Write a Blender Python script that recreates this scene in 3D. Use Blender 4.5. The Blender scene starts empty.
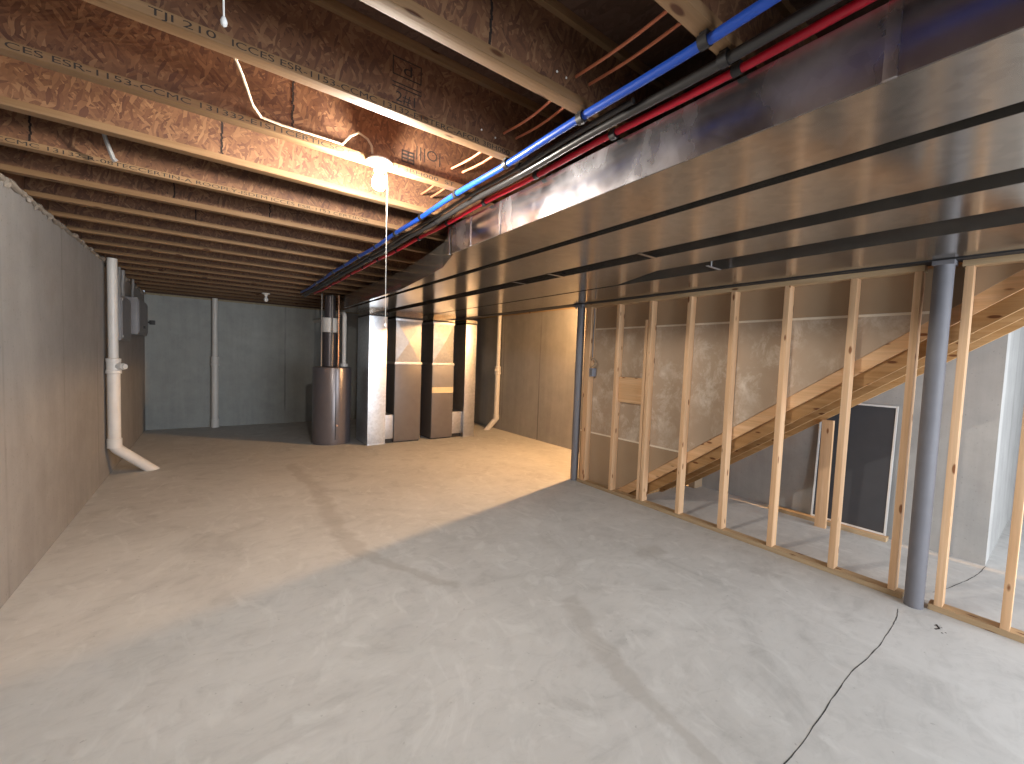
import bpy, bmesh, math, random
from mathutils import Vector, Matrix
random.seed(7)
SC = bpy.context.scene
COL = SC.collection

# ------------------------------------------------------------------ materials
class NT:
    def __init__(s, name):
        s.m = bpy.data.materials.new(name); s.m.use_nodes = True
        s.t = s.m.node_tree; s.n = s.t.nodes; s.l = s.t.links
        s.b = s.n['Principled BSDF']
    def new(s, kind, **kw):
        x = s.n.new(kind)
        for k, v in kw.items(): setattr(x, k, v)
        return x
    def link(s, a, b): s.l.new(a, b)
    def coord(s, scale=(1, 1, 1), jitter=True, rot=(0, 0, 0)):
        tc = s.new('ShaderNodeTexCoord'); mp = s.new('ShaderNodeMapping')
        mp.inputs['Scale'].default_value = scale; mp.inputs['Rotation'].default_value = rot
        s.link(tc.outputs['Object'], mp.inputs['Vector'])
        if jitter:
            oi = s.new('ShaderNodeObjectInfo'); mu = s.new('ShaderNodeMath', operation='MULTIPLY')
            mu.inputs[1].default_value = 37.0
            s.link(oi.outputs['Random'], mu.inputs[0])
            ad = s.new('ShaderNodeVectorMath', operation='ADD')
            s.link(mp.outputs['Vector'], ad.inputs[0]); s.link(mu.outputs[0], ad.inputs[1])
            return ad.outputs['Vector']
        return mp.outputs['Vector']
    def noise(s, vec, scale, detail=4, rough=.55, dist=0):
        x = s.new('ShaderNodeTexNoise'); x.inputs['Scale'].default_value = scale
        x.inputs['Detail'].default_value = detail; x.inputs['Roughness'].default_value = rough
        x.inputs['Distortion'].default_value = dist
        s.link(vec, x.inputs['Vector']); return x.outputs['Fac']
    def ramp(s, fac, stops):
        r = s.new('ShaderNodeValToRGB'); e = r.color_ramp.elements
        while len(e) < len(stops): e.new(.5)
        for el, (p, c) in zip(e, stops):
            el.position = p; el.color = (c[0], c[1], c[2], 1) if not isinstance(c, (int, float)) else (c, c, c, 1)
        s.link(fac, r.inputs['Fac']); return r.outputs['Color']
    def mix(s, fac, a, b, mode='MIX'):
        x = s.new('ShaderNodeMix', data_type='RGBA', blend_type=mode)
        for v, i in ((fac, 0), (a, 6), (b, 7)):
            if isinstance(v, (int, float)): x.inputs[i].default_value = v
            elif isinstance(v, tuple): x.inputs[i].default_value = (*v, 1)
            else: s.link(v, x.inputs[i])
        return x.outputs[2]
    def math(s, op, a, b=0.):
        x = s.new('ShaderNodeMath', operation=op)
        for v, i in ((a, 0), (b, 1)):
            if isinstance(v, (int, float)): x.inputs[i].default_value = v
            else: s.link(v, x.inputs[i])
        return x.outputs[0]
    def bump(s, fac, strength=.2, dist=.01):
        b = s.new('ShaderNodeBump'); b.inputs['Strength'].default_value = strength
        b.inputs['Distance'].default_value = dist
        s.link(fac, b.inputs['Height']); s.link(b.outputs['Normal'], s.b.inputs['Normal'])
    def col(s, c):
        if isinstance(c, tuple): s.b.inputs['Base Color'].default_value = (*c, 1)
        else: s.link(c, s.b.inputs['Base Color'])
    def set(s, rough=.6, metal=0., spec=.5):
        s.b.inputs['Metallic'].default_value = metal
        s.b.inputs['Specular IOR Level'].default_value = spec
        if isinstance(rough, (int, float)): s.b.inputs['Roughness'].default_value = rough
        else: s.link(rough, s.b.inputs['Roughness'])
        return s.m

def plain(name, c, rough=.5, metal=0., spec=.5, var=.06):
    n = NT(name); v = n.coord((1, 1, 1))
    f = n.noise(v, 9, 4)
    d = tuple(x * (1 - var) for x in c); l = tuple(min(1, x * (1 + var)) for x in c)
    n.col(n.ramp(f, [(.3, d), (.7, l)]))
    return n.set(rough, metal, spec)

def pine(name, axis, light, dark, knots=True):
    n = NT(name)
    sc = [9., 9., 9.]; sc[axis] = .55
    v = n.coord(tuple(sc))
    g = n.noise(v, 2.2, 5, .6, .35)
    sc2 = [60., 60., 60.]; sc2[axis] = 1.2
    fine = n.noise(n.coord(tuple(sc2)), 1.5, 3)
    c = n.ramp(g, [(.28, dark), (.5, tuple((a + b) / 2 for a, b in zip(light, dark))), (.66, light)])
    c = n.mix(.28, c, n.ramp(fine, [(.3, .55), (.7, 1.0)]), 'MULTIPLY')
    if knots:
        sk = [14., 14., 14.]; sk[axis] = 4.6
        vo = n.new('ShaderNodeTexVoronoi'); vo.inputs['Scale'].default_value = 1.0
        vo.inputs['Randomness'].default_value = 1.0
        n.link(n.coord(tuple(sk)), vo.inputs['Vector'])
        k = n.ramp(vo.outputs['Distance'], [(.11, 1.), (.17, 0.)])
        c = n.mix(k, c, (dark[0] * .38, dark[1] * .26, dark[2] * .2))
    oi = n.new('ShaderNodeObjectInfo')
    c = n.mix(1.0, c, n.ramp(oi.outputs['Random'], [(0, .84), (1, 1.0)]), 'MULTIPLY')
    n.col(c); n.bump(fine, .12, .004)
    return n.set(.62, 0, .3)

def osb(name, cols, scale=1., flat=False):
    n = NT(name); layers = []
    tc = n.new('ShaderNodeTexCoord'); oi = n.new('ShaderNodeObjectInfo')
    ofs = n.math('MULTIPLY', oi.outputs['Random'], 31.)
    wb = n.new('ShaderNodeTexNoise'); wb.inputs['Scale'].default_value = 6.
    n.link(tc.outputs['Object'], wb.inputs['Vector'])
    for ang, sx in ((.5, 17.), (-.8, 19.), (1.3, 18.)):
        mp = n.new('ShaderNodeMapping'); mp.vector_type = 'POINT'
        mp.inputs['Rotation'].default_value = (0, 0, ang) if flat else (0, ang, 0)
        n.link(tc.outputs['Object'], mp.inputs['Vector'])
        ws = n.new('ShaderNodeVectorMath', operation='SCALE'); ws.inputs['Scale'].default_value = .06
        n.link(wb.outputs['Color'], ws.inputs[0])
        aw = n.new('ShaderNodeVectorMath', operation='ADD')
        n.link(mp.outputs['Vector'], aw.inputs[0]); n.link(ws.outputs['Vector'], aw.inputs[1])
        m2 = n.new('ShaderNodeVectorMath', operation='MULTIPLY'); m2.inputs[1].default_value = (sx * scale, sx * 5. * scale, sx * 5. * scale)
        n.link(aw.outputs['Vector'], m2.inputs[0])
        ad = n.new('ShaderNodeVectorMath', operation='ADD')
        n.link(m2.outputs['Vector'], ad.inputs[0]); n.link(ofs, ad.inputs[1])
        vo = n.new('ShaderNodeTexVoronoi'); vo.inputs['Scale'].default_value = 1.
        n.link(ad.outputs['Vector'], vo.inputs['Vector'])
        sp = n.new('ShaderNodeSeparateColor'); n.link(vo.outputs['Color'], sp.inputs[0])
        c = n.ramp(sp.outputs[0], [(0., cols[0]), (.3, cols[1]), (.7, cols[2]), (1., cols[3])])
        layers.append((c, sp.outputs[1], vo.outputs['Distance']))
    a = n.mix(n.ramp(layers[1][1], [(.48, 0.), (.52, 1.)]), layers[0][0], layers[1][0])
    a = n.mix(n.ramp(layers[2][1], [(.60, 0.), (.64, 1.)]), a, layers[2][0])
    big = n.noise(tc.outputs['Object'], 3.5, 4)
    a = n.mix(.55, a, n.ramp(big, [(.3, .55), (.65, 1.)]), 'MULTIPLY')
    n.col(a); n.bump(layers[0][2], .15, .004)
    return n.set(.6, 0, .35)

def concrete(name, lo, hi, seam_axis=None, period=.61, seam=.8, stain=.25, rough=.85):
    n = NT(name); v = n.coord((1, 1, 1), False)
    big = n.noise(v, .9, 5, .6, .6)
    mid = n.noise(v, 5., 6, .65, .3)
    c = n.ramp(big, [(.3, lo), (.7, hi)])
    c = n.mix(.35, c, n.ramp(mid, [(.3, .62), (.7, 1.)]), 'MULTIPLY')
    sc = [5., 5., .35]
    st = n.noise(n.coord(tuple(sc), False), 1.2, 5, .7)
    c = n.mix(stain, c, n.ramp(st, [(.35, .5), (.6, 1.)]), 'MULTIPLY')
    if seam_axis is not None:
        tc = n.new('ShaderNodeTexCoord'); sp = n.new('ShaderNodeSeparateXYZ')
        n.link(tc.outputs['Object'], sp.inputs[0])
        w = n.math('MULTIPLY', n.math('SUBTRACT', n.noise(v, 3., 3), .5), .03)
        q = n.math('ADD', sp.outputs[seam_axis], w)
        p = n.math('PINGPONG', q, period)
        k = n.ramp(p, [(.004, 1.), (.022, 0.)])
        k = n.mix(1., k, n.ramp(n.noise(v, 1.1, 2), [(.42, .15), (.6, 1.)]), 'MULTIPLY')
        c = n.mix(k, c, tuple(x * (1 - seam) for x in lo))
    pit = n.noise(v, 60., 2, .5)
    c = n.mix(.5, c, n.ramp(pit, [(.27, .55), (.34, 1.)]), 'MULTIPLY')
    n.col(c); n.bump(mid, .25, .01)
    return n.set(rough, 0, .3)

def floor_mat():
    n = NT('floor_concrete'); v = n.coord((1, 1, 1), False)
    big = n.noise(v, .55, 4, .55, .8)
    sw = n.noise(v, 1.5, 7, .62, 2.2)
    fine = n.noise(n.coord((1, 1.8, 1), False), 7., 6, .7, 1.0)
    c = n.ramp(big, [(.3, (.54, .525, .505)), (.7, (.64, .625, .605))])
    c = n.mix(.42, c, n.ramp(sw, [(.32, .58), (.42, .84), (.50, .93), (.60, 1.)]), 'MULTIPLY')
    c = n.mix(.30, c, n.ramp(fine, [(.28, .55), (.5, .92), (.72, 1.)]), 'MULTIPLY')
    # troweled pale patches
    tr = n.noise(n.coord((1.2, .7, 1), False), 2.3, 5, .6, 3.2)
    c = n.mix(n.ramp(tr, [(.54, 0.), (.66, .5)]), c, (.66, .65, .63))
    sp = n.noise(v, 34., 2)
    c = n.mix(.35, c, n.ramp(sp, [(.24, .3), (.30, 1.)]), 'MULTIPLY')
    # worn trails scuffed into the slab
    wob = n.new('ShaderNodeVectorMath', operation='MULTIPLY_ADD'); nz = n.new('ShaderNodeTexNoise'); nz.inputs['Scale'].default_value = 5.; nz.inputs['Detail'].default_value = 5.
    n.link(v, nz.inputs['Vector']); n.link(nz.outputs['Color'], wob.inputs[0]); wob.inputs[1].default_value = (.22, .22, 0); wob.inputs[2].default_value = (-.11, -.11, 0)
    pv = n.new('ShaderNodeVectorMath', operation='ADD'); n.link(v, pv.inputs[0]); n.link(wob.outputs[0], pv.inputs[1])
    dmin = None
    trails = (((.84, 6.1), (.94, 4.82), .10), ((.94, 4.82), (.87, 3.75), .10), ((.87, 3.75), (.90, 3.21), .09), ((.90, 3.21), (1.16, 2.58), .07), ((1.16, 2.58), (1.3, 2.35), .06),
              ((1.83, 1.78), (1.66, 1.47), .09), ((1.66, 1.47), (1.56, .97), .06), ((1.56, .97), (1.54, .7), .04), ((2.92, 1.95), (2.80, 1.93), .12))
    for a, b, w in trails:
        ax, ay = a; ex, ey = b[0] - a[0], b[1] - a[1]; L2 = ex * ex + ey * ey
        sub = n.new('ShaderNodeVectorMath', operation='SUBTRACT'); n.link(pv.outputs[0], sub.inputs[0]); sub.inputs[1].default_value = (ax, ay, 0)
        dt = n.new('ShaderNodeVectorMath', operation='DOT_PRODUCT'); n.link(sub.outputs[0], dt.inputs[0]); dt.inputs[1].default_value = (ex / L2, ey / L2, 0)
        tt = n.new('ShaderNodeClamp'); n.link(dt.outputs['Value'], tt.inputs[0])
        pe = n.new('ShaderNodeVectorMath', operation='SCALE'); pe.inputs[0].default_value = (ex, ey, 0); n.link(tt.outputs[0], pe.inputs['Scale'])
        df = n.new('ShaderNodeVectorMath', operation='SUBTRACT'); n.link(sub.outputs[0], df.inputs[0]); n.link(pe.outputs[0], df.inputs[1])
        fl_ = n.new('ShaderNodeVectorMath', operation='MULTIPLY'); n.link(df.outputs[0], fl_.inputs[0]); fl_.inputs[1].default_value = (1, 1, 0)
        ln = n.new('ShaderNodeVectorMath', operation='LENGTH'); n.link(fl_.outputs[0], ln.inputs[0])
        q = n.math('DIVIDE', ln.outputs['Value'], w)
        dmin = q if dmin is None else n.math('MINIMUM', dmin, q)
    c = n.mix(n.ramp(dmin, [(.45, .42), (1., 0.)]), c, (.36, .33, .30))
    n.col(c); n.bump(fine, .12, .006)
    return n.set(n.ramp(sw, [(.3, .62), (.7, .78)]), 0, .35)

def galv(name, c=(.62, .61, .60), r0=.16, r1=.32, smear=0., wav=.25, metal=1.):
    n = NT(name); v = n.coord((1, 1, 1))
    sp = n.new('ShaderNodeTexVoronoi'); sp.inputs['Scale'].default_value = 28.
    n.link(v, sp.inputs['Vector'])
    se = n.new('ShaderNodeSeparateColor'); n.link(sp.outputs['Color'], se.inputs[0])
    cc = n.ramp(se.outputs[0], [(0., tuple(x * .9 for x in c)), (1., tuple(min(1, x * 1.06) for x in c))])
    b = n.noise(v, 1.6, 4, .6, .5)
    rr = n.ramp(b, [(.3, r0), (.7, r1)])
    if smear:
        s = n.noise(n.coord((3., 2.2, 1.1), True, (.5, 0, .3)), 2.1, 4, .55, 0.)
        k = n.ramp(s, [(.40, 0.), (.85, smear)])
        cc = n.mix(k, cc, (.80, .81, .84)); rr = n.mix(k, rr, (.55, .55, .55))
    n.col(cc)
    n.bump(n.noise(v, 1.4, 2, .4), wav, .02)
    return n.set(rr, metal, .5)

def paper():
    n = NT('drywall_paper'); v = n.coord((1, 1, 1))
    f = n.noise(v, 1.4, 4)
    c = n.ramp(f, [(.3, (.42, .315, .225)), (.7, (.49, .37, .27))])
    s = n.noise(n.coord((1., 1., .8)), 6.0, 6, .75, .35)
    s2 = n.noise(v, 2.3, 3)
    k = n.math('MULTIPLY', n.ramp(s, [(.47, 0.), (.70, .85)]), n.ramp(s2, [(.36, .05), (.55, 1.)]))
    c = n.mix(k, c, (.74, .65, .55)); n.col(c)
    return n.set(.85, 0, .2)

def paper_clean():
    n = NT('drywall_paper_plain'); v = n.coord((1, 1, 1))
    n.col(n.ramp(n.noise(v, 2., 5), [(.3, (.38, .27, .175)), (.7, (.43, .31, .205))]))
    return n.set(.85, 0, .2)

def emit(name, c, s):
    n = NT(name); n.b.inputs['Emission Color'].default_value = (*c, 1)
    n.b.inputs['Emission Strength'].default_value = s; n.col((.9, .9, .9))
    return n.set(.3)

M = {}
M['floor'] = floor_mat()
M['wall_l'] = concrete('concrete_wall_taupe', (.27, .255, .245), (.325, .31, .298), 1, .60, .25, .16)
M['wall_b'] = concrete('concrete_wall_grey', (.36, .375, .37), (.44, .455, .44), 0, .62, .4, .2)
M['wall_r'] = concrete('concrete_wall_tan', (.42, .405, .39), (.50, .485, .465), 1, .60, .5, .2)
M['wall_a'] = concrete('concrete_wall_pale', (.33, .32, .31), (.40, .39, .375), 0, .60, .5, .3)
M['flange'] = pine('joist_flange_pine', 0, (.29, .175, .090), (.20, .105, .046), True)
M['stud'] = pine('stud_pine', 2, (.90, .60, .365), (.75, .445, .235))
M['stud_y'] = pine('board_pine', 1, (.85, .56, .325), (.68, .39, .185))
M['plate'] = pine('plate_pine', 1, (.60, .44, .27), (.45, .30, .165))
M['treated'] = pine('sill_pine', 1, (.48, .40, .26), (.34, .27, .16), False)
M['stair'] = pine('stair_pine', 1, (.52, .31, .14), (.37, .195, .07))
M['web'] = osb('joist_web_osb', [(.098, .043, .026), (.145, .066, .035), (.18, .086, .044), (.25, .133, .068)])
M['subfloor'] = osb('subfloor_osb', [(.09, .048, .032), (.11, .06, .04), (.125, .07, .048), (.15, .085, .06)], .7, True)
M['galv'] = galv('galvanized_duct', (.44, .40, .355), .12, .21, 0., .07, .88)
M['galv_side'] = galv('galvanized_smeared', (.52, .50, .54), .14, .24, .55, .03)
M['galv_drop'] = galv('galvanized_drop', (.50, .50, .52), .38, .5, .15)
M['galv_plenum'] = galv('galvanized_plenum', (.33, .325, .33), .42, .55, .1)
M['galv_lit'] = galv('galvanized_lit_sheet', (.80, .84, .90), .34, .46, .1)  # pale bluish base colour paints in the bright reflection on the first drop
M['steel'] = plain('painted_steel_grey', (.175, .172, .19), .55, 0, .35)
M['beam'] = plain('dark_beam_steel', (.045, .043, .045), .6, .4)
M['pvc'] = plain('white_pvc', (.72, .69, .66), .38, 0, .5, .04)
M['blue'] = plain('blue_pex', (.010, .062, .38), .36)
M['red'] = plain('red_pex', (.55, .008, .03), .28)
M['black'] = plain('black_pipe', (.035, .033, .033), .3, .2)
M['flue'] = plain('flue_grey', (.085, .072, .078), .35, .3)
M['dark'] = plain('black_plastic', (.012, .011, .012), .5)
M['orange'] = plain('orange_cable', (.62, .20, .10), .45)
M['white'] = plain('white_porcelain', (.82, .81, .78), .25)
M['cable'] = plain('white_cable', (.34, .26, .18), .45)
M['greycable'] = plain('grey_cable', (.20, .19, .185), .5)
M['furnace'] = plain('furnace_grey_paint', (.155, .135, .128), .38, .2)
M['furnace_lt'] = plain('furnace_light_panel', (.30, .27, .245), .4, .2)
M['cream'] = plain('cream_strip', (.78, .62, .36), .5)
M['heater'] = plain('heater_grey_enamel', (.15, .135, .145), .28, .25)
M['copper'] = plain('copper_pipe', (.62, .34, .22), .3, .9)
M['panelgrey'] = plain('electrical_grey', (.20, .195, .205), .45, .2)
M['boxblue'] = plain('box_grey_blue', (.24, .25, .30), .5)
M['paper'] = paper(); M['paper2'] = paper_clean()
M['tape'] = plain('drywall_edge_cream', (.80, .70, .56), .8)
M['ink'] = plain('black_ink', (.028, .020, .016), .8)
M['seam'] = plain('dark_joint', (.018, .010, .008), .9)
M['crack'] = plain('crack_shadow', (.045, .045, .045), .95)
M['foam'] = plain('sill_foam', (.25, .215, .18), .85, 0, .3, .35)
M['mesh'] = plain('screen_mesh', (.050, .052, .060), .7)
M['alu'] = plain('white_aluminium', (.72, .71, .70), .4)
M['bulb'] = emit('bulb_glow_near', (1., .92, .81), 2900.)
M['bulb2'] = emit('bulb_glow_stair', (1., .57, .24), 9000.)
M['bulb_off'] = plain('bulb_frosted', (.8, .8, .78), .2)
M['string'] = plain('pull_string', (.82, .80, .74), .6)

# ------------------------------------------------------------------ geometry helpers
class MB:
    def __init__(s): s.bm = bmesh.new()
    def box(s, x0, x1, y0, y1, z0, z1, bev=0., rot=None, piv=None):
        b = bmesh.new(); bmesh.ops.create_cube(b, size=1)
        for v in b.verts:
            v.co = Vector(((x0 + x1) / 2 + v.co.x * (x1 - x0), (y0 + y1) / 2 + v.co.y * (y1 - y0), (z0 + z1) / 2 + v.co.z * (z1 - z0)))
        if bev: bmesh.ops.bevel(b, geom=list(b.edges), offset=bev, segments=2, profile=.7, affect='EDGES')
        if rot is not None: bmesh.ops.rotate(b, cent=piv, matrix=rot, verts=b.verts)
        s.add(b); return s
    def add(s, b, smooth=None):
        b.normal_update()
        me = bpy.data.meshes.new('tmp'); b.to_mesh(me); b.free()
        s.bm.from_mesh(me); bpy.data.meshes.remove(me)
    def prism(s, pts, d, bev=0.):
        """closed polygon pts (3-D, planar) pushed along vector d"""
        b = bmesh.new(); d = Vector(d)
        a = [b.verts.new(Vector(p)) for p in pts]; c = [b.verts.new(Vector(p) + d) for p in pts]
        k = len(pts)
        b.faces.new(a[::-1]); b.faces.new(c)
        for i in range(k): b.faces.new((a[i], a[(i + 1) % k], c[(i + 1) % k], c[i]))
        bmesh.ops.recalc_face_normals(b, faces=b.faces)
        if bev: bmesh.ops.bevel(b, geom=list(b.edges), offset=bev, segments=2, profile=.7, affect='EDGES')
        s.add(b); return s
    def loft(s, rings, cap=True):
        b = bmesh.new(); R = [[b.verts.new(Vector(p)) for p in r] for r in rings]
        k = len(R[0])
        for i in range(len(R) - 1):
            for j in range(k): b.faces.new((R[i][j], R[i][(j + 1) % k], R[i + 1][(j + 1) % k], R[i + 1][j]))
        if cap: b.faces.new(R[0][::-1]); b.faces.new(R[-1])
        bmesh.ops.recalc_face_normals(b, faces=b.faces)
        s.add(b); return s
    def tube(s, path, r, seg=14, cap=True):
        path = [Vector(p) for p in path]; rs = r if isinstance(r, (list, tuple)) else [r] * len(path)
        rings = []; n0 = None
        for i, p in enumerate(path):
            a = path[i - 1] if i else p; c = path[i + 1] if i < len(path) - 1 else p
            t1 = (p - a).normalized() if i else (c - p).normalized()
            t2 = (c - p).normalized() if i < len(path) - 1 else t1
            t = (t1 + t2).normalized()
            if n0 is None:
                n0 = t.cross(Vector((0, 0, 1))) if abs(t.z) < .9 else t.cross(Vector((1, 0, 0)))
            n = (n0 - t * n0.dot(t)).normalized(); n0 = n; bn = t.cross(n)
            rings.append([p + (n * math.cos(2 * math.pi * k / seg) + bn * math.sin(2 * math.pi * k / seg)) * rs[i] for k in range(seg)])
        s.loft(rings, cap); return s
    def lathe(s, prof, c, axis='z', seg=28):
        """prof: (radius, height) pairs about a vertical axis through c"""
        rings = []
        for (r, h) in prof:
            ring = []
            for k in range(seg):
                a = 2 * math.pi * k / seg; u, v = r * math.cos(a), r * math.sin(a)
                ring.append(Vector(c) + (Vector((u, v, h)) if axis == 'z' else Vector((h, u, v)) if axis == 'x' else Vector((u, h, v))))
            rings.append(ring)
        s.loft(rings); return s

def smooth(me, ang=.6):
    for p in me.polygons: p.use_smooth = True
    b = bmesh.new(); b.from_mesh(me)
    for e in b.edges:
        if len(e.link_faces) == 2: e.smooth = e.calc_face_angle(0) < ang
    b.to_mesh(me); b.free()

def link(name, mb, mat, parent=None, origin=None, sm=True):
    me = bpy.data.meshes.new(name)
    bm = mb.bm
    if origin is None:
        if parent is not None: origin = WORLD[parent.name]
        else:
            cs = [v.co for v in bm.verts]
            origin = Vector(((min(c.x for c in cs) + max(c.x for c in cs)) / 2, (min(c.y for c in cs) + max(c.y for c in cs)) / 2, min(c.z for c in cs)))
    origin = Vector(origin)
    for v in bm.verts: v.co -= origin
    bm.to_mesh(me); bm.free(); me.materials.append(M[mat])
    if sm: smooth(me)
    o = bpy.data.objects.new(name, me); COL.objects.link(o)
    if parent is None: o.location = origin; WORLD[o.name] = origin
    else: o.parent = parent; WORLD[o.name] = WORLD[parent.name]
    if parent is not None and origin != WORLD[parent.name]:
        o.location = origin - WORLD[parent.name]; WORLD[o.name] = origin
    return o
WORLD = {}

def tag(o, label, cat, group=None):
    o['label'] = label; o['category'] = cat
    if group: o['group'] = group
    return o
def thing(name, label, cat, loc, group=None):
    o = bpy.data.objects.new(name, None); COL.objects.link(o); o.location = loc
    o.empty_display_size = .1
    WORLD[o.name] = Vector(loc); return tag(o, label, cat, group)
def struct(name, mb, mat, sm=False, origin=None):
    o = link(name, mb, mat, origin=origin or (0, 0, 0), sm=sm); o['kind'] = 'structure'; return o
def copy_tree(o, parent=None):
    c = o.copy(); COL.objects.link(c)
    if parent is not None:
        c.parent = parent
    for ch in list(o.children): copy_tree(ch, c)
    return c

def text(name, s, x0, x1, y, zc, h, mat, parent, depth=.0004):
    """upright lettering facing -Y, stretched to run from x0 to x1, cap height h"""
    cu = bpy.data.curves.new(name, 'FONT'); cu.body = s; cu.size = 1.; cu.extrude = 0.
    t = bpy.data.objects.new(name, cu); COL.objects.link(t)
    dg = bpy.context.evaluated_depsgraph_get(); dg.update()
    me = bpy.data.meshes.new_from_object(t.evaluated_get(dg))
    COL.objects.unlink(t); bpy.data.objects.remove(t)
    xs = [v.co.x for v in me.vertices]; ys = [v.co.y for v in me.vertices]
    a, b = min(xs), max(xs); k = (x1 - x0) / (b - a); hz = h / .72
    org = WORLD[parent.name]
    for v in me.vertices:
        v.co = Vector((x0 + (v.co.x - a) * k, y - depth, zc - h / 2 + v.co.y * hz)) - org
    me.materials.append(M[mat])
    o = bpy.data.objects.new(name, me); COL.objects.link(o); o.parent = parent
    WORLD[o.name] = org
    return o

# ------------------------------------------------------------------ room shell
XL, XR, YB, YF = -.96, 5.0, 9.78, -3.4
ZJ = 2.45                       # underside of the joists
YC = .356                       # corner where the tan wall returns outward
fl = MB().box(XL - .2, 7.6, YF - .2, YB + .2, -.12, 0); floor = struct('floor', fl, 'floor')
ce = MB().box(XL - .2, 7.6, YF - .2, YB + .2, 2.752, 2.775); struct('ceiling', ce, 'subfloor')
struct('wall_left', MB().box(XL - .2, XL, YF - .2, YB + .2, 0, 2.415), 'wall_l')
struct('wall_back', MB().box(XL, XR + .2, YB, YB + .2, 0, 2.415), 'wall_b')
struct('wall_right', MB().box(XR, XR + .22, YC, YB, 0, 2.415), 'wall_r')
struct('wall_return', MB().box(XR + .22, 7.4, YC, YC + .2, 0, 2.415), 'wall_a')
struct('wall_alcove', MB().box(7.4, 7.6, YF, YC + .2, 0, 2.75), 'wall_a')
# rear wall, behind the camera, with an added unseen window opening for fill light
WX0, WX1, WZ0, WZ1 = .8, 6.2, .5, 2.15
wf = MB()
wf.box(XL, WX0, YF - .2, YF, 0, 2.75); wf.box(WX1, 7.6, YF - .2, YF, 0, 2.75)
wf.box(WX0, WX1, YF - .2, YF, 0, WZ0); wf.box(WX0, WX1, YF - .2, YF, WZ1, 2.75)
struct('wall_front', wf, 'wall_a')
# sill plates and rim boards closing the joist bays
struct('trim_1', MB().box(XL - .16, XL - .012, YF, YB, 2.425, 2.45), 'treated')
struct('trim_2', MB().box(XL - .06, XL - .022, YF, YB, 2.45, 2.752), 'subfloor')
struct('trim_3', MB().box(XL, XR, YB + .02, YB + .16, 2.412, 2.45, .002), 'treated')
struct('trim_4', MB().box(XL, XR + .2, YB + .03, YB + .06, 2.45, 2.752), 'subfloor')
struct('trim_5', MB().box(XR + .02, XR + .16, YC, YB, 2.412, 2.45), 'plate')
struct('trim_6', MB().box(XR + .165, XR + .2, YC, YB, 2.45, 2.752), 'subfloor')
struct('light_block_panel', MB().box(4.8285, XR, 2.72, 2.80, 0, 2.44), 'paper2')  # panel added to block bulb light leaking between stairs and wall
struct('trim_7', MB().box(XR + .2, 7.4, YC + .02, YC + .16, 2.412, 2.752), 'subfloor')
# ragged foam gasket squeezed out along the wall top
fm = MB(); y = -.5
while y < YB - .1:
    L = random.uniform(.1, .35)
    pts = [(XL + .004 + random.uniform(-.004, .008), y + L * i / 5, 2.420 + random.uniform(-.009, .008)) for i in range(6)]
    fm.tube(pts, [random.uniform(.009, .023) for _ in pts], 8)
    if random.random() < .45:
        yy = y + random.uniform(0, L)
        fm.tube([(XL + .010, yy, 2.42), (XL + .012, yy + .01, 2.40), (XL + .006, yy + .012, random.uniform(2.375, 2.395))], [.010, .013, .006], 8)
    y += L * .96
foam = link('sill_gasket', fm, 'foam', origin=(XL, 4, 2.4))
tag(foam, 'ragged grey foam gasket squeezed out along the top of the long plain concrete wall', 'gasket')

# floor marks: the crack from the near column and the one from the wall corner, a scribbled mark
def ribbon(pts, w, z=.0006):
    b = MB()
    P = [Vector((p[0], p[1], 0)) for p in pts]; L = []; R = []
    for i, p in enumerate(P):
        t = (P[min(i + 1, len(P) - 1)] - P[max(i - 1, 0)]).normalized(); n = Vector((-t.y, t.x, 0))
        ww = w * random.uniform(.6, 1.3) / 2
        L.append(p + n * ww + Vector((0, 0, z))); R.append(p - n * ww + Vector((0, 0, z)))
    bm = b.bm; lv = [bm.verts.new(p) for p in L]; rv = [bm.verts.new(p) for p in R]
    for i in range(len(P) - 1): bm.faces.new((rv[i], rv[i + 1], lv[i + 1], lv[i]))
    return b
def densify(pts, n=6, j=.004):
    out = []
    for a, b in zip(pts[:-1], pts[1:]):
        for k in range(n):
            t = k / n; out.append((a[0] + (b[0] - a[0]) * t + random.uniform(-j, j), a[1] + (b[1] - a[1]) * t + random.uniform(-j, j)))
    return out + [pts[-1]]
link('crack', ribbon(densify([(3.56, .597), (3.44, .575), (3.303, .568), (2.995, .56), (2.802, .566), (2.592, .583), (2.395, .58), (2.153, .572), (1.911, .566), (1.769, .569), (1.2, .55)], 5, .0015), .0042), 'crack', floor, sm=False)
link('crack', ribbon(densify([(4.985, .352), (4.75, .365), (4.511, .40), (4.222, .462), (4.05, .51)], 5, .002), .004), 'crack', floor, sm=False)
mk = MB()
for a in ([(3.545, .42), (3.50, .40), (3.47, .415)], [(3.52, .425), (3.525, .39)], [(3.46, .385), (3.45, .38)], [(3.48, .372), (3.472, .368)]):
    r = ribbon(a, .010, .0008); me = bpy.data.meshes.new('t'); r.bm.to_mesh(me); mk.bm.from_mesh(me); r.bm.free(); bpy.data.meshes.remove(me)
link('scribbled_mark', mk, 'ink', floor, sm=False)

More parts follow.
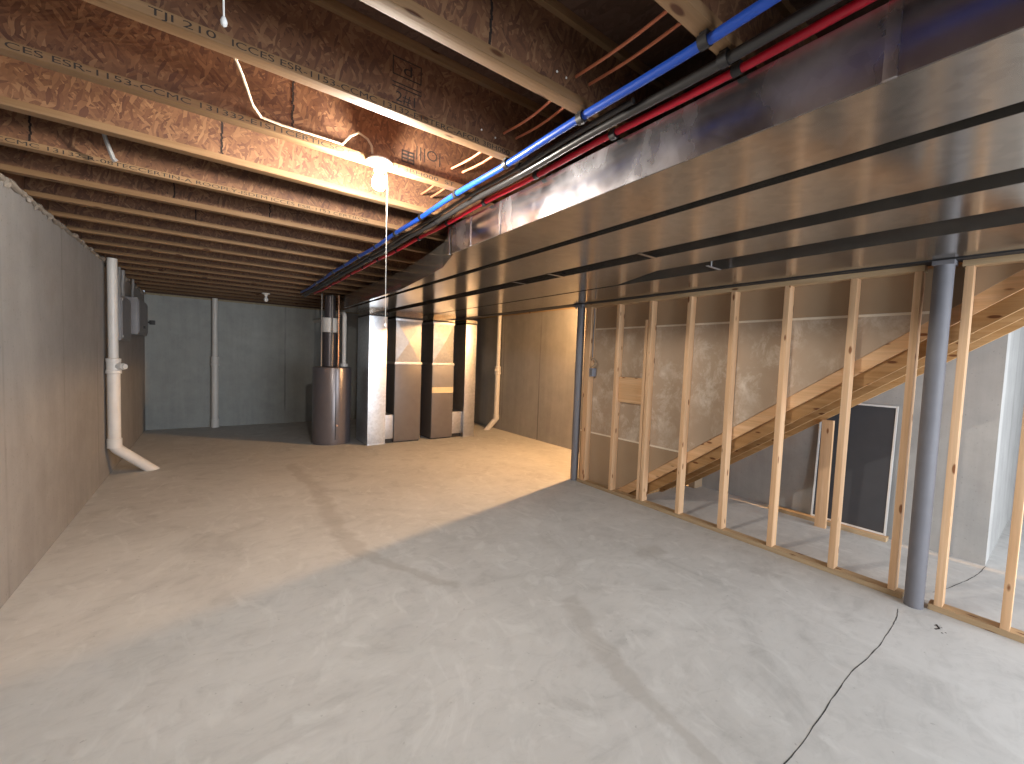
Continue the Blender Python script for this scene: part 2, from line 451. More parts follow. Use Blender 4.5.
# ------------------------------------------------------------------ floor joists
SP = .4877
JN = {-3: 'pale bottomed wooden I-joist nearest the camera, crossing over the steel ducts',
      -2: 'wooden I-joist with a pale scuffed flange, second one before the lamp bay',
      -1: 'wooden I-joist with a stamped square mark on its dark web, just before the lamp bay',
      0: 'brightly lit wooden I-joist with printed flange carrying the glowing lampholder',
      1: 'brightly lit orange wooden I-joist with plain flange, first one behind the lampholder',
      2: 'wooden I-joist with printed flange and a wavy shadow, second one behind the lampholder'}
ORD = ['third', 'fourth', 'fifth', 'sixth', 'seventh', 'eighth', 'ninth', 'tenth', 'eleventh', 'twelfth', 'thirteenth', 'fourteenth', 'fifteenth']
SX = {-2: ((1.00, 2.535), (1.045, 2.532)), -1: ((.985, 2.53), (1.06, 2.52))}
webseams = {1: [.043], 0: [.295], 2: [-.725, 1.9], -2: [.719], 3: [.35, -.2], 4: [-.1]}
for k in range(-3, 16):
    y = 2.155 + SP * k
    x0, x1 = XL - .02, (3.812 if k <= 1 else 5.15)
    lab = JN.get(k) or ('plain wooden I-joist, %s one behind the lampholder counting toward the back wall' % ORD[k - 3])
    j = thing('i_joist', lab, 'joist', ((x0 + x1) / 2, y, ZJ), 'floor joists overhead')
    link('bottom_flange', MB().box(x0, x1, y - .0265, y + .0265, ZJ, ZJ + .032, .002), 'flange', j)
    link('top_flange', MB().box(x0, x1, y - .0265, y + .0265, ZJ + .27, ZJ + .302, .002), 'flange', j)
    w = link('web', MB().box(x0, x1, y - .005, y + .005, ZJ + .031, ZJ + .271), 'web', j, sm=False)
    for sx in webseams.get(k, []):
        b = MB(); z = ZJ + .032
        while z < ZJ + .27:
            dx = random.uniform(-.003, .003); b.box(sx - .004 + dx, sx + .004 + dx, y - .0065, y - .0045, z, z + .014); z += .0135
        link('web_joint', b, 'seam', w, sm=False)
    yf = y - .0265
    if k == 0:
        text('printed_lettering', 'CES ESR-1153-CCMC 131332-E1S11CERTICSO.CX', -.545, .600, yf, ZJ + .0165, .021, 'ink', j)
        text('printed_lettering', 'EI 3BH000  ST', .745, 1.10, yf, ZJ + .0165, .021, 'ink', j)
        text('printed_stamp', '|||O|', .88, 1.02, y - .005, ZJ + .14, .055, 'ink', w)
        b = MB()
        for i in range(4): b.box(.80, .87, y - .0062, y - .0048, ZJ + .060 + i * .018, ZJ + .068 + i * .018)
        for i in range(3): b.box(.80 + i * .032, .806 + i * .032, y - .0062, y - .0048, ZJ + .060, ZJ + .122)
        link('printed_stamp', b, 'ink', w, sm=False)
    if k == -1:
        text('printed_lettering', 'TJI 210', -.147, .012, yf, ZJ + .0165, .021, 'ink', j)
        text('printed_lettering', 'ICCES ESR-1153-CCMC 13132-E1STERC-AFOR 3BH000', .053, 1.13, yf, ZJ + .0165, .021, 'ink', j)
        b = MB(); X0, X1, Z0, Z1 = .575, .695, ZJ + .155, ZJ + .225
        for q in ((X0, X1, Z0, Z0 + .004), (X0, X1, Z1 - .004, Z1), (X0, X0 + .004, Z0, Z1), (X1 - .004, X1, Z0, Z1),
                  (X0, X1, Z0 - .03, Z0 - .026), (X0, X1, Z0 - .045, Z0 - .041), (X0, X1 - .02, Z0 - .11, Z0 - .106)):
            b.box(q[0], q[1], y - .0062, y - .0048, q[2], q[3])
        link('printed_stamp', b, 'ink', w, sm=False)
        text('printed_stamp', 'd', .62, .655, y - .005, ZJ + .19, .042, 'ink', w)
        text('printed_stamp', '2#1', .59, .67, y - .005, ZJ + .078, .040, 'ink', w)
    if k in (-1, -2):
        for px, pz in SX[k]:
            link('staple', MB().lathe([(.004, -.004), (.0035, -.001), (.001, .0)][::-1] , (px, y - .0055, pz), axis='y', seg=10), 'white', w)
    if k == 2:
        text('printed_lettering', 'CCMC 13132-R-08TECCERTIN-A ROOPLY-ISDEM ICCES ESR-1153 CERTIFOR', -.84, .92, yf, ZJ + .0165, .020, 'ink', j)

# ------------------------------------------------------------------ ducts
def rect(x0, x1, y, z0, z1): return [(x0, y, z0), (x1, y, z0), (x1, y, z1), (x0, y, z1)]
ZD, ZT = 2.22, 2.413
t = thing('trunk_duct', 'galvanized trunk duct beside the red pipe, with a smeared shiny side', 'duct', (1.53, 2.5, ZD), 'trunk ducts under the joists')
link('duct_body', MB().loft([rect(1.35, 1.705, -1.4, ZD, ZT), rect(1.35, 1.705, 2.62, ZD, ZT)]), 'galv', t, sm=False)
link('duct_reducer', MB().loft([rect(1.362, 1.705, 2.62, ZD, ZT), rect(1.50, 1.705, 3.06, ZD, ZT), rect(1.575, 1.707, 3.6, ZD, ZT), rect(1.665, 1.712, 4.4, ZD, ZT), rect(1.69, 1.715, 6.9, ZD, ZT)]), 'galv', t, sm=False)
link('side_panel', MB().box(1.347, 1.351, -1.4, 2.62, ZD + .002, ZT - .001), 'galv_side', t, sm=False)
for yy, ww in ((.31, .028), (2.02, .022), (2.36, .022), (2.64, .03)):
    link('seam_cleat', MB().box(1.341, 1.352, yy, yy + ww, ZD + .001, ZT - .003, .003), 'galv_side', t)
t2 = thing('trunk_duct', 'galvanized trunk duct between the narrowest and the middle black gap', 'duct', (2.01, 2.5, ZD), 'trunk ducts under the joists')
link('duct_body', MB().loft([rect(1.775, 2.24, -1.4, ZD, ZT), rect(1.775, 2.24, 7.5, ZD, ZT)]), 'galv', t2, sm=False)
t3 = thing('trunk_duct', 'galvanized trunk duct that widens and closes the broad black gap', 'duct', (2.7, 2.5, ZD), 'trunk ducts under the joists')
link('duct_body', MB().loft([rect(2.41, 2.745, -1.4, ZD, ZT), rect(2.41, 2.745, 1.95, ZD, ZT), rect(2.41, 3.0, 2.55, ZD, ZT), rect(2.41, 3.0, 7.5, ZD, ZT)]), 'galv', t3, sm=False)
t4 = thing('trunk_duct', 'galvanized trunk duct running along the top of the stud wall', 'duct', (3.3, 2.5, ZD), 'trunk ducts under the joists')
link('duct_body', MB().loft([rect(3.035, 3.625, -1.4, ZD, ZT), rect(3.035, 3.625, 7.5, ZD, ZT)]), 'galv', t4, sm=False)
def strap(x0, x1, y, w, lab):
    o = MB(); o.box(x0 - .006, x1 + .006, y, y + w, ZD - .0025, ZD - .0005)
    o.box(x0 + .006, x0 + .009, y, y + w, ZD - .003, ZJ + .0); o.box(x1 - .009, x1 - .006, y, y + w, ZD - .003, ZJ + .0)
    tag(link('hanger_strap', o, 'galv', sm=False), lab, 'strap', 'duct hanger straps')
strap(2.24, 2.41, 1.72, .028, 'thin metal hanger strap across the middle black duct gap, nearest the camera')
strap(2.24, 2.41, 2.62, .028, 'thin metal hanger strap across the middle black duct gap, midway along')
strap(2.24, 2.41, 3.12, .028, 'thin metal hanger strap across the middle black duct gap, farthest along')
o = MB(); o.box(2.84, 3.02, 1.60, 1.618, ZD - .004, ZD - .0005); o.tube([(2.9, 1.611, ZD), (2.9, 1.611, ZJ)], .005, 8)
tag(link('hanger_strap', o, 'galv_drop', sm=False), 'thin metal hanger bracket with rod across the broad black duct gap', 'strap', 'duct hanger straps')

# beam and columns
bmn = MB(); bx0, bx1 = 3.655, 3.80
bmn.box(bx0, bx1, -1.6, 9.7, 2.215, 2.228); bmn.box(bx0, bx1, -1.6, 9.7, 2.437, 2.45); bmn.box(3.72, 3.733, -1.6, 9.7, 2.227, 2.438)
tag(link('steel_beam', bmn, 'beam', sm=False), 'dark steel I-beam carried by the two grey columns above the stud wall', 'beam')
def column(x, y, lab, near):
    c = thing('steel_column', lab, 'column', (x, y, 0), 'steel columns')
    link('shaft', MB().lathe([(.0475, .0), (.0475, 2.188)], (x, y, 0), seg=32), 'steel', c)
    link('cap_plate', MB().box(x - (.05 if near else .07), x + .09, y - (.05 if near else .075), y + (.05 if near else .075), 2.188, 2.2145, .003), 'steel', c)
    if near: return c
    o = MB()
    for sx in (-.05, .05):
        for sy in (-.055, .055): o.lathe([(.009, -.02), (.009, 0), (.013, .0), (.013, .006)][0:2] , (x + sx + .01, y + sy, 2.188), seg=8)
    link('bolt', o, 'steel', c)
    return c
column(3.70, .548, 'grey round steel column at the crack in the floor, splitting the stud wall', True)
column(3.755, 3.735, 'grey round steel column at the far end of the stud wall', False)

# ------------------------------------------------------------------ stud wall
XS0, XS1 = 3.73, 3.819
ZP = 2.176
def plate(name, y0, y1, z0, z1, mat, lab, g):
    tag(link(name, MB().box(XS0, XS1, y0, y1, z0, z1, .003), mat), lab, 'board', g)
plate('bottom_plate', .612, 3.66, 0.0, .038, 'plate', 'long pine sole plate on the floor under the row of studs', None)
plate('bottom_plate', -.45, .487, 0.0, .038, 'plate', 'short pine sole plate on the floor nearest the camera, past the near column', None)
plate('top_plate', .64, 3.66, ZP, ZP + .038, 'plate', 'pine top plate under the dark beam, over the long run of studs', None)
plate('top_plate', -.45, .475, ZP, ZP + .038, 'plate', 'pine top plate over the studs nearest the camera, past the near column', None)
SL = {0: 'pine stud fastened beside the far grey column', 1: 'pine stud holding the short wide blocking board, nearer the far column',
      2: 'split pine stud holding the other end of the blocking board', 3: 'pine stud crossing the stair stringer low down, third from the split one toward the far column',
      4: 'pine stud', 5: 'knotty pine stud', 6: 'pine stud standing in front of the window screen and the short post',
      7: 'pine stud just beyond the near grey column', 8: 'pine stud just on the camera side of the near grey column', 9: 'pine stud nearest the camera, cut by the picture edge'}
SL[3] = 'pine stud next to the split stud, standing where the stringer meets knee height'
SL[4] = 'pine stud midway along the wall, second one from the split stud'
SL[5] = 'knotty pine stud midway along the wall, third one from the split stud'
for i, (yc, w) in {0: (3.578, .076), 1: (3.13, .040), 3: (2.27, .040), 4: (1.85, .040), 5: (1.43, .040), 6: (1.006, .040), 7: (.668, .038), 8: (.443, .038), 9: (.165, .038)}.items():
    tilt = Matrix.Rotation(random.uniform(-.004, .004), 3, 'X')
    o = MB().box(XS0 + .0005, XS1 - .0005, yc - w / 2, yc + w / 2, .0385, ZP - .0005, .003, tilt, Vector((XS0, yc, 1.1)))
    tag(link('wall_stud', o, 'stud', origin=(XS0, yc, .038)), SL[i], 'stud', 'studs of the open wall')
s2 = thing('wall_stud', SL[2], 'stud', (XS0, 2.7, .038), 'studs of the open wall')
link('stud_board', MB().box(XS0 + .0005, XS1 - .0005, 2.682, 2.720, .0385, ZP - .0005, .003), 'stud', s2)
link('sister_board', MB().box(XS0 + .0005, XS1 - .0005, 2.728, 2.760, .0385, 1.98, .003), 'stud', s2)
tag(link('blocking_board', MB().box(3.775, 3.813, 2.762, 3.108, 1.068, 1.355, .003), 'stud_y'), 'short wide pine board blocked flat between two studs near the far column', 'board')

# drywall behind the studs, cut along the stairs
XD0, XD1 = 3.8195, 3.832
def strz(y): return 2.314 - .737 * y          # upper edge of the sloping board
yA, yB = .10, 3.72
yl = lambda z: (2.314 - z) / .737
def sheet(pts, mat, lab):
    tag(link('drywall_sheet', MB().prism([(XD0, a, b) for a, b in pts], (XD1 - XD0, 0, 0)), mat, sm=False), lab, 'drywall', 'drywall sheets behind the studs')
sheet([(yA, 1.917), (yA, 2.20), (yB, 2.20), (yB, 1.917)][::1] if False else [(yl(1.917) , 1.917), (yB, 1.917), (yB, 2.203), (yl(2.2), 2.203)], 'paper2', 'narrow plain brown drywall sheet along the top of the stud wall')
sheet([(yl(.641), .641), (yB, .641), (yB, 1.911), (yl(1.911), 1.911)], 'paper', 'tall scuffed brown drywall sheet behind the studs, above the stairs')
sheet([(yl(.004) + .006, .004), (yB, .004), (yB, .635), (yl(.635), .635)], 'paper2', 'low plain brown drywall sheet at the foot of the stairs')
for z, a, lab in ((1.914, yl(1.914), 'thin cream drywall seam high behind the studs'), (.638, yl(.638), 'thin cream drywall seam low behind the studs by the foot of the stairs')):
    tag(link('drywall_seam', MB().box(XD0 - .0025, XD0 + .001, a, yB, z - .009, z + .009), 'tape', sm=False), lab, 'seam')

# ------------------------------------------------------------------ staircase
st = thing('staircase', 'pine staircase seen from the side and below, climbing behind the studs toward the camera', 'stairs', (4.3, 1.4, 0))
def slope_board(x0, x1, top_off, depth, y_top, mat='stair', name='stringer', ytoe=None):
    f = lambda y: strz(y) + top_off
    ylo = (2.314 + top_off) / .737          # where upper edge meets the floor
    ybot = ylo - depth / .737                      # where lower edge meets the floor
    pts = [(x0, y_top, f(y_top) - depth), (x0, ybot, .0015), (x0, ylo, .0015), (x0, y_top, f(y_top))]
    link(name, MB().prism(pts, (x1 - x0, 0, 0), .002), mat, st)
slope_board(3.8325, 3.866, .012, .124, -.1, 'stud_y', 'skirt_spacer')
for xs in (3.868, 4.32, 4.79): slope_board(xs, xs + .038, -.03, .195, -.1)
for i in range(1, 13):
    z = .1969 * i; yr = 2.886 - .2672 * (i - 1)
    if z > 2.4: break
    link('tread', MB().box(3.9065, 4.7895, yr - .286, yr + .02, z + .032, z + .058, .003), 'stair', st)
    link('riser', MB().box(3.9065, 4.7895, yr - .019, yr, (.002 if i == 1 else z - .138), z + .032), 'stair', st)
# things under the stairs
tag(link('support_post', MB().box(4.74, 4.778, 1.345, 1.435, 0., strz(1.39) - .25, .003), 'stud'), 'short pine post standing under the stairs in front of the window screen', 'post')
tag(link('floor_board', MB().box(4.86, 4.95, .93, 1.90, .0, .038, .003), 'plate'), 'pine board lying along the concrete wall under the window screen', 'board')
sc = thing('window_screen', 'dark window screen in a thin white frame leaning on the concrete wall under the stairs', 'screen', (4.92, 1.24, .039))
lean = Matrix.Rotation(.055, 3, 'Y'); pv = Vector((4.915, 1.24, .041))
def sb(x0, x1, y0, y1, z0, z1): return MB().box(x0, x1, y0, y1, z0, z1, .0015, lean, pv)
sy0, sy1, sz0, sz1 = .945, 1.525, .041, 1.215
link('screen_mesh', sb(4.919, 4.921, sy0 + .01, sy1 - .01, sz0 + .01, sz1 - .01), 'mesh', sc, sm=False)
for q in ((sy0, sy0 + .017, sz0, sz1), (sy1 - .017, sy1, sz0, sz1)): link('frame_side', sb(4.915, 4.925, *q), 'alu', sc)
for q in ((sy0 + .017, sy1 - .017, sz0, sz0 + .017), (sy0 + .017, sy1 - .017, sz1 - .017, sz1)): link('frame_rail', sb(4.915, 4.925, *q), 'alu', sc)

# switch box and its cable on the end stud
sbx = thing('switch_box', 'small grey electrical box on the end stud by the far column', 'electrical box', (3.76, 3.505, 1.33))
bb = MB().box(3.735, 3.805, 3.485, 3.5385, 1.335, 1.435, .004); link('box_shell', bb, 'boxblue', sbx)
link('box_opening', MB().box(3.7335, 3.7365, 3.492, 3.531, 1.345, 1.425), 'panelgrey', sbx)
tag(link('electrical_cable', MB().tube([(3.76, 3.52, 2.16), (3.75, 3.50, 2.05), (3.765, 3.525, 1.9), (3.77, 3.53, 1.75), (3.765, 3.525, 1.62), (3.76, 3.52, 1.56)], .007, 8), 'greycable'), 'grey cable running down the end stud above the small electrical box', 'cable')
tag(link('electrical_cable', MB().tube([(3.75, 3.525, 1.437), (3.735, 3.47, 1.47), (3.73, 3.43, 1.50), (3.732, 3.46, 1.545), (3.745, 3.51, 1.565), (3.75, 3.525, 1.53)], .008, 8), 'cable'), 'white cable loop curling above the small electrical box on the end stud', 'cable')

# ------------------------------------------------------------------ furnaces and return drops
YF0 = 6.86
def crossed(x0, x1, y, z0, z1):
    cx, cz = (x0 + x1) / 2, (z0 + z1) / 2; b = MB().bm; m = MB(); bm = m.bm
    v = [bm.verts.new(p) for p in ((x0, y, z0), (x1, y, z0), (x1, y, z1), (x0, y, z1))]; c = bm.verts.new((cx, y - .026, cz))
    for i in range(4): bm.faces.new((v[i], v[(i + 1) % 4], c))
    return m
def furnace(x0, x1, lab, upper):
    f = thing('furnace', lab, 'furnace', ((x0 + x1) / 2, YF0 + .37, 0), 'twin furnaces')
    link('cabinet', MB().box(x0, x1, YF0 + .012, YF0 + .74, .02, 1.352, .004), 'furnace', f)
    link('base_rail', MB().box(x0 + .012, x1 - .012, YF0 + .03, YF0 + .72, 0., .022), 'dark', f)
    if upper:
        link('lower_door', MB().box(x0 + .004, x1 - .004, YF0, YF0 + .014, .03, .845, .003), 'furnace', f)
        link('trim_band', MB().box(x0 + .002, x1 - .002, YF0 - .004, YF0 + .014, .85, .955, .003), 'cream', f)
        link('upper_door', MB().box(x0 + .004, x1 - .004, YF0, YF0 + .014, .96, 1.345, .003), 'furnace_lt', f)
    else:
        link('front_door', MB().box(x0 + .004, x1 - .004, YF0, YF0 + .014, .03, 1.345, .003), 'furnace', f)
    link('collar', MB().box(x0 - .008, x1 + .008, YF0 - .006, YF0 + .746, 1.353, 1.392, .003), 'galv_drop', f)
    p = MB().box(x0 + .012, x1 - .012, YF0 + .02, YF0 + .72, 1.392, 2.10)
    pl = link('plenum', p, 'galv_plenum', f, sm=False)
    link('cross_creased_panel', crossed(x0 + .014, x1 - .014, YF0 + .0195, 1.40, 2.09), 'galv_plenum', pl, sm=False)
    link('flange_strip', MB().box(x0 - .002, x1 + .002, YF0 + .008, YF0 + .73, 2.10, 2.135, .002), 'galv_drop', f)
    link('canvas_connector', MB().box(x0 - .004, x1 + .004, YF0 + .004, YF0 + .725, 2.135, 2.165), 'dark', f)
    link('duct_collar', MB().box(x0 + .0, x1 - .0, YF0 + .006, YF0 + .73, 2.165, 2.2195), 'galv', f, sm=False)
furnace(2.525, 3.005, 'dark grey furnace with one plain tall door, beside the bright silver return duct', False)
furnace(3.215, 3.645, 'grey furnace with a cream band across its two tone front', True)
def drop(x0, x1, bx0, bx1, lab, sheetmat):
    d = thing('return_duct', lab, 'duct', ((x0 + x1) / 2, YF0 + .3, 0), 'return air drops')
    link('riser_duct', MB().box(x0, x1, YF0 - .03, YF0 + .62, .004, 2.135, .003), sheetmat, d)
    link('foot_flange', MB().box(x0 - .012, x1 + .012, YF0 - .04, YF0 + .63, .0, .012, .002), 'galv_drop', d)
    link('canvas_connector', MB().box(x0 - .003, x1 + .003, YF0 - .034, YF0 + .61, 2.135, 2.165), 'dark', d)
    link('elbow', MB().box(x0, x1, YF0 - .03, YF0 + .62, 2.165, 2.2195), 'galv', d, sm=False)
    link('boot', MB().box(bx0, bx1, YF0 + .03, YF0 + .55, .075, .485, .003), 'galv_drop', d)
    link('filter_rack', MB().box(bx0 + .01, bx1 - .01, YF0 + .05, YF0 + .53, .0, .075), 'dark', d)
drop(2.07, 2.365, 2.366, 2.523, 'bright silver return air duct standing between the water heater and the first furnace', 'galv_lit')
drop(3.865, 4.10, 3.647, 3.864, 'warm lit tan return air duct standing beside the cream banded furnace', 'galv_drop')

# ------------------------------------------------------------------ water heater and its vent
HX, HY = 1.635, 7.38
h = thing('water_heater', 'grey cylindrical water heater standing on the floor beside the silver return duct', 'water heater', (HX, HY, 0))
R = .30
link('tank', MB().lathe([(R - .015, .0), (R - .015, .02), (R, .03), (R, 1.25), (R - .004, 1.262), (R - .02, 1.272), (.05, 1.280)], (HX, HY, 0), seg=48), 'heater', h)
link('cover_strip', MB().box(HX - .012, HX - .002, HY - R - .004, HY - R + .012, .09, 1.24, .002), 'dark', h)
link('cover_panel', MB().box(HX - .001, HX + .05, HY - R - .003, HY - R + .02, .09, 1.24, .002), 'heater', h)
link('drain_valve', MB().lathe([(.014, -.05), (.014, 0), (.022, .0), (.022, .012)], (HX + .01, HY - R, .33), axis='y', seg=12), 'copper', h)
vt = thing('flue_pipe', 'dark flue pipe rising from the water heater with a white sleeve near the joists', 'pipe', (HX - .04, HY - .02, 1.283))
fx, fy = HX - .045, HY
link('lower_pipe', MB().lathe([(.115, 1.283), (.115, 1.84)], (fx, fy, 0), seg=28), 'flue', vt)
link('white_sleeve', MB().lathe([(.118, 1.84), (.13, 1.845), (.13, 2.075), (.118, 2.08)], (fx, fy, 0), seg=28), 'pvc', vt)
link('upper_pipe', MB().lathe([(.085, 2.08), (.085, 2.446)], (fx, fy, 0), seg=24), 'flue', vt)
for q, dx in (('blue', -.16), ('greycable', .0), ('red', .10)):
    tag(link('water_pipe', MB().tube([(fx + dx, fy - .16, 1.282), (fx + dx, fy - .16, 2.446)], .011, 10), 'copper' if q == 'red' else 'greycable'),
        {'blue': 'thin grey water pipe rising on the open side of the dark flue', 'greycable': 'thin pale water pipe rising straight in front of the dark flue', 'red': 'thin copper coloured water pipe rising between the flue and the white vent'}[q], 'pipe')
vp = thing('vent_pipe', 'white plastic vent pipe rising behind the water heater toward the silver duct', 'pipe', (1.80, 7.30, 1.285))
link('pipe', MB().tube([(1.80, 7.30, 1.285), (1.80, 7.30, 2.11), (1.80, 7.32, 2.155), (1.80, 7.36, 2.175), (1.80, 9.776, 2.18)], .034, 16), 'pvc', vp)
link('collar', MB().lathe([(.065, 1.285), (.065, 1.33), (.05, 1.335)], (1.80, 7.30, 0), seg=20), 'pvc', vp)

# ------------------------------------------------------------------ drain stacks
def stack(x, y, z0, z1, lab, elbow, tee):
    d = thing('drain_pipe', lab, 'pipe', (x, y, 0), 'white drain stacks')
    link('upper_pipe', MB().tube([(x, y, 1.29), (x, y, z1)], .044, 20), 'pvc', d)
    if elbow is None:
        link('lower_pipe', MB().tube([(x, y, .0), (x, y, 1.23)], .057, 20), 'pvc', d)
        link('hub', MB().lathe([(.066, .0), (.066, .15), (.06, .155)], (x, y, 0), seg=24), 'pvc', d)
    else:
        ex, ey, ez = elbow
        pts = [(x, y, 1.23), (x, y, ez + .06)]
        dv = Vector((ex - x, ey - y, 0)); L = dv.length; dv.normalize()
        for a in (.3, .6, .85): pts.append((x + dv.x * .06 * a * a, y + dv.y * .06 * a * a, ez + .06 - .09 * a))
        end = Vector((ex, ey, -.03)); pts.append(tuple(end))
        link('lower_pipe', MB().tube(pts, .057, 20), 'pvc', d)
        link('elbow_hub', MB().lathe([(.057, .02), (.066, .02), (.066, .12), (.06, .125)], (x, y, ez), seg=24), 'pvc', d)
    link('coupling', MB().lathe([(.058, 1.18), (.070, 1.185), (.070, 1.22), (.062, 1.225), (.062, 1.31), (.066, 1.315), (.066, 1.35), (.05, 1.355)], (x, y, 0), seg=24), 'pvc', d)
    if tee:
        c = Vector((x, y, 1.265)); dv = Vector(tee).normalized()
        p = link('cleanout', MB().tube([c + dv * .03, c + dv * .115], .036, 16), 'pvc', d)
        link('cleanout_plug', MB().tube([c + dv * .112, c + dv * .135], .030, 16), 'pvc', p)
        link('plug_nut', MB().box(c.x + dv.x * .143 - .012, c.x + dv.x * .143 + .012, c.y + dv.y * .143 - .012, c.y + dv.y * .143 + .012, c.z - .012, c.z + .012, .002), 'pvc', p)
stack(-.885, 6.33, 0, 2.448, 'white drain pipe on the long plain wall, kicking out into the floor at its foot', (-.565, 6.62, .33), (.8, -.6, 0))
stack(.05, 9.70, 0, 2.448, 'straight white drain pipe standing against the dim back wall', None, None)
stack(4.905, 7.27, 0, 2.448, 'white drain pipe on the tan wall beyond the furnaces', (4.70, 7.36, .2), (-.8, -.6, 0))

# ------------------------------------------------------------------ electrical panels
def epanel(y0, y1, z0, z1, d, lab, deep):
    p = thing('breaker_cabinet', lab, 'electrical panel', (XL, (y0 + y1) / 2, z0), 'electrical panels')
    link('panel_box', MB().box(XL + .001, XL + d, y0, y1, z0, z1, .004), 'panelgrey', p)
    dr = link('panel_door', MB().box(XL + d, XL + d + .012, y0 + .02, y1 - .02, z0 + .03, z1 - .03, .003), 'panelgrey', p)
    if deep: link('latch', MB().box(XL + d + .012, XL + d + .03, (y0 + y1) / 2 - .03, (y0 + y1) / 2 + .03, z0 + .10, z0 + .14, .003), 'dark', dr)
    else:
        for zz in (z0 + .05, z1 - .05): link('screw', MB().box(XL + d + .012, XL + d + .016, y0 + .03, y0 + .06, zz - .012, zz + .012, .002), 'pvc', dr)
epanel(6.75, 7.45, 1.56, 2.10, .085, 'grey metal electrical box nearest the white wall drain pipe', False)
epanel(7.75, 8.75, 1.66, 2.17, .13, 'grey metal breaker panel farther back on the wall, with a dark latch', True)
for i, (yy, lab) in enumerate(((6.95, 'grey cable dropping from the joists into the nearer electrical box, closest to the drain pipe'), (7.2, 'thick grey conduit dropping from the joists into the nearer electrical box'), (8.05, 'grey cable dropping from the joists to the breaker panel'))):
    z1 = 2.10 if i < 2 else 2.17
    tag(link('electrical_conduit', MB().tube([(XL + .045, yy, z1), (XL + .04, yy + .01, 2.25), (XL + .05, yy, 2.36), (XL + .05, yy - .01, 2.448)], (.016, .024, .016)[i], 10), 'greycable'), lab, 'conduit')
tag(link('outlet_plug', MB().box(XL + .13, XL + .20, 9.05, 9.13, 1.86, 1.93, .006).box(XL + .001, XL + .13, 9.07, 9.11, 1.88, 1.91), 'dark'), 'small black plug sticking out of the wall past the breaker panel', 'plug')

# ------------------------------------------------------------------ supply pipes under the joists
def pex(name, x, r, z, mat, lab, ks, y0, y1, wob):
    p = thing(name, lab, 'pipe', (x, 3., z), 'water and gas lines under the joists')
    pts = []; n = 60
    for i in range(n + 1):
        yy = y0 + (y1 - y0) * i / n
        pts.append((x + wob * math.sin(yy * 2.3 + x * 5), yy, z + .004 * math.sin(yy * 6.44)))
    link('tubing', MB().tube(pts, r, 14), mat, p)
    for k in ks:
        yy = 2.155 + SP * k; xx = x + wob * math.sin(yy * 2.3 + x * 5)
        c = MB().tube([(xx, yy - .014, z), (xx, yy + .014, z)], r + .006, 16)
        c.box(xx - .012, xx + .012, yy - .012, yy + .012, z + r, ZJ - .0005)
        link('pipe_clip', c, 'dark', p)
pex('water_pipe', 1.132, .0150, 2.427, 'blue', 'bright blue plastic water pipe clipped under the joists', range(-3, 9), -.5, 7.2, .006)
pex('gas_pipe', 1.245, .0165, 2.425, 'black', 'black pipe clipped under the joists between the blue and red pipes', (-3, 1, 4, 8), -.5, 7.6, .003)
pex('water_pipe', 1.322, .0135, 2.430, 'red', 'bright red plastic water pipe clipped under the joists along the duct edge', range(-3, 9), -.5, 7.2, .004)
pex('gas_pipe', 1.21, .011, 2.436, 'black', 'thin black pipe tight beside the thicker black one under the joists', (-1, 3, 6), 1.0, 7.6, .006)
for x, zz, lab in ((1.10, 2.56, 'orange electrical cable threaded through the joist webs, the one nearer the lamp'), (1.17, 2.56, 'orange electrical cable threaded through the joist webs, the one nearer the ducts')):
    pts = []
    for i in range(0, 61):
        yy = .4 + 2.2 * i / 60; u = ((yy - .692) / SP) % 1.
        pts.append((x + .01 * math.sin(yy * 5), yy, zz - .018 * math.sin(math.pi * u) + .0))
    tag(link('electrical_cable', MB().tube(pts, .0055, 8), 'orange'), lab, 'cable', 'orange cables through the joists')

# ------------------------------------------------------------------ lampholders
def lampholder(x, y, lab, bulb, cord, zc=ZJ - .002, name='lampholder'):
    l = thing(name, lab, 'lamp', (x, y, zc), 'porcelain lampholders')
    link('mounting_strap', MB().box(x - .04, x + .04, y - .01, y + .055, zc, zc + .0015), 'galv', l)
    link('porcelain_base', MB().lathe([(.056, .0), (.060, -.004), (.060, -.012), (.050, -.018), (.030, -.024), (.024, -.030), (.024, -.048), (.021, -.050)][::-1], (x, y, zc), seg=32), 'white', l)
    if bulb:
        prof = [(.013, -.048), (.014, -.056), (.018, -.068), (.026, -.082), (.031, -.097), (.032, -.108), (.030, -.121), (.022, -.133), (.010, -.139), (.001, -.140)]
        link('light_bulb', MB().lathe(prof[::-1], (x, y, zc), seg=24), bulb, l)
    if cord:
        cx, cy, zl = cord
        c = link('pull_cord', MB().tube([(x + .03, y, zc - .02), (cx - (cx - x) * .02, cy, zc - .10), (cx, cy, (zc + zl) / 2), (cx + .004, cy, zl)], .0016, 6), 'string', l)
        link('cord_bead', MB().lathe([(.001, -.012), (.006, -.008), (.007, 0), (.004, .008), (.001, .011)], (cx + .004, cy, zl - .01), seg=10), 'white', c)
    return l
lampholder(.665, 2.085, 'glowing bulb in a white porcelain lampholder with a long pull cord', 'bulb', (.708, 2.087, 1.66))
l2 = lampholder(4.72, 4.02, 'glowing warm bulb in a lampholder tucked above the stud wall end by the tan wall', 'bulb2', None, 2.51)
link('junction_box', MB().box(4.67, 4.77, 3.98, 4.1005, 2.512, 2.58, .003), 'panelgrey', l2)
lampholder(.726, 7.98, 'small white lampholder with an unlit bulb, far back under the joists', 'bulb_off', None, 2.4465)
pc = MB().tube([(-.0, .60, 2.452), (.006, .61, 2.2), (.012, .62, 1.890)], .0011, 6)
cord = thing('pull_cord', 'thin white pull cord with a bead hanging close to the camera', 'cord', (.012, .62, 1.88))
link('string', pc, 'string', cord)
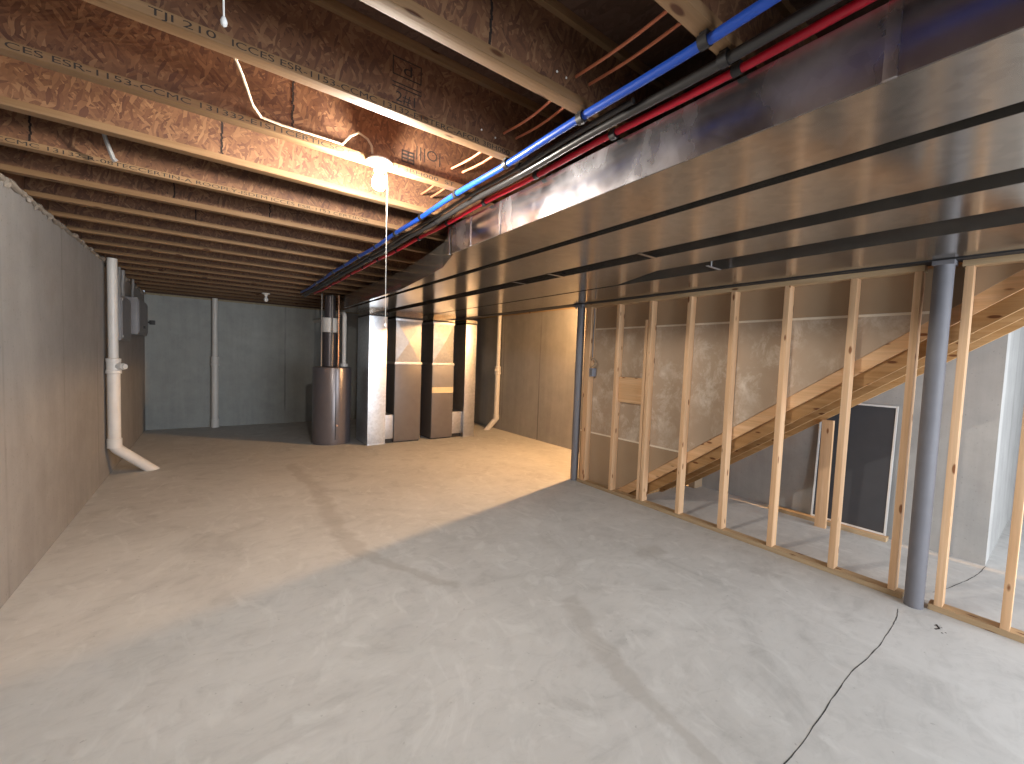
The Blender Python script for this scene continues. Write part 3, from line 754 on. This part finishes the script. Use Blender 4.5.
link('bead', MB().lathe([(.0006, -.006), (.003, -.004), (.0038, 0), (.002, .005), (.0006, .006)], (.012, .62, 1.885), seg=12), 'white', cord)

# lamp feed cable along the lit joist
w1 = MB().tube([(.055, 1.70, 2.475), (.085, 1.80, 2.473), (.11, 1.93, 2.49), (.135, 2.05, 2.497), (.17, 2.112, 2.488), (.25, 2.121, 2.486), (.40, 2.121, 2.488), (.50, 2.120, 2.488), (.53, 2.10, 2.525), (.565, 2.085, 2.548), (.605, 2.08, 2.53), (.625, 2.082, 2.505), (.63, 2.083, 2.47)], .0055, 8)
tag(link('electrical_cable', w1, 'cable'), 'white cable looping over the joist flange into the glowing lampholder', 'cable')
tag(link('cable_end', MB().tube([(-.445, 2.93, 2.60), (-.43, 2.96, 2.53), (-.41, 3.0, 2.46), (-.40, 3.005, 2.448)], [.008, .009, .011, .013], 8), 'greycable'), 'short grey cable stub hanging in a joist bay near the gasketed wall', 'cable')

# ------------------------------------------------------------------ light, camera, view
wd = bpy.data.worlds.new('world'); SC.world = wd; wd.use_nodes = True
wd.node_tree.nodes['Background'].inputs[0].default_value = (.62, .72, .85, 1)
wd.node_tree.nodes['Background'].inputs[1].default_value = 1.0
ar = bpy.data.lights.new('daylight_fill', 'AREA'); ar.shape = 'RECTANGLE'; ar.size = WX1 - WX0; ar.size_y = WZ1 - WZ0  # added area light in the unseen opening, cool fill for the near floor
ar.energy = 400; ar.color = (.86, .93, 1.)
ao = bpy.data.objects.new('daylight_fill', ar); COL.objects.link(ao)
ao.location = ((WX0 + WX1) / 2, YF - .02, (WZ0 + WZ1) / 2); ao.rotation_euler = (math.radians(66), 0, 0)

f, yaw, pit, rol = 413.525, .629088, -.0532339, .0374931
fw = Vector((math.sin(yaw) * math.cos(pit), math.cos(yaw) * math.cos(pit), math.sin(pit)))
r0 = Vector((math.cos(yaw), -math.sin(yaw), 0)); u0 = r0.cross(fw)
rr = math.cos(rol) * r0 + math.sin(rol) * u0; uu = -math.sin(rol) * r0 + math.cos(rol) * u0
cd = bpy.data.cameras.new('camera'); cd.sensor_width = 36.; cd.lens = f / 1024 * 36.; cd.clip_start = .02; cd.clip_end = 100
co = bpy.data.objects.new('camera', cd); COL.objects.link(co)
mw = Matrix((( rr.x, uu.x, -fw.x, 0), (rr.y, uu.y, -fw.y, 0), (rr.z, uu.z, -fw.z, 1.5), (0, 0, 0, 1)))
co.matrix_world = mw
SC.camera = co
SC.view_settings.view_transform = 'Standard'
try: SC.view_settings.look = 'None'
except Exception: pass
SC.view_settings.exposure = 0.; SC.view_settings.gamma = 1.
SC.view_settings.use_curve_mapping = False
cy = SC.cycles
cy.use_denoising = True; cy.max_bounces = 8; cy.diffuse_bounces = 5; cy.glossy_bounces = 4
cy.sample_clamp_indirect = 8.; cy.caustics_reflective = False; cy.caustics_refractive = False
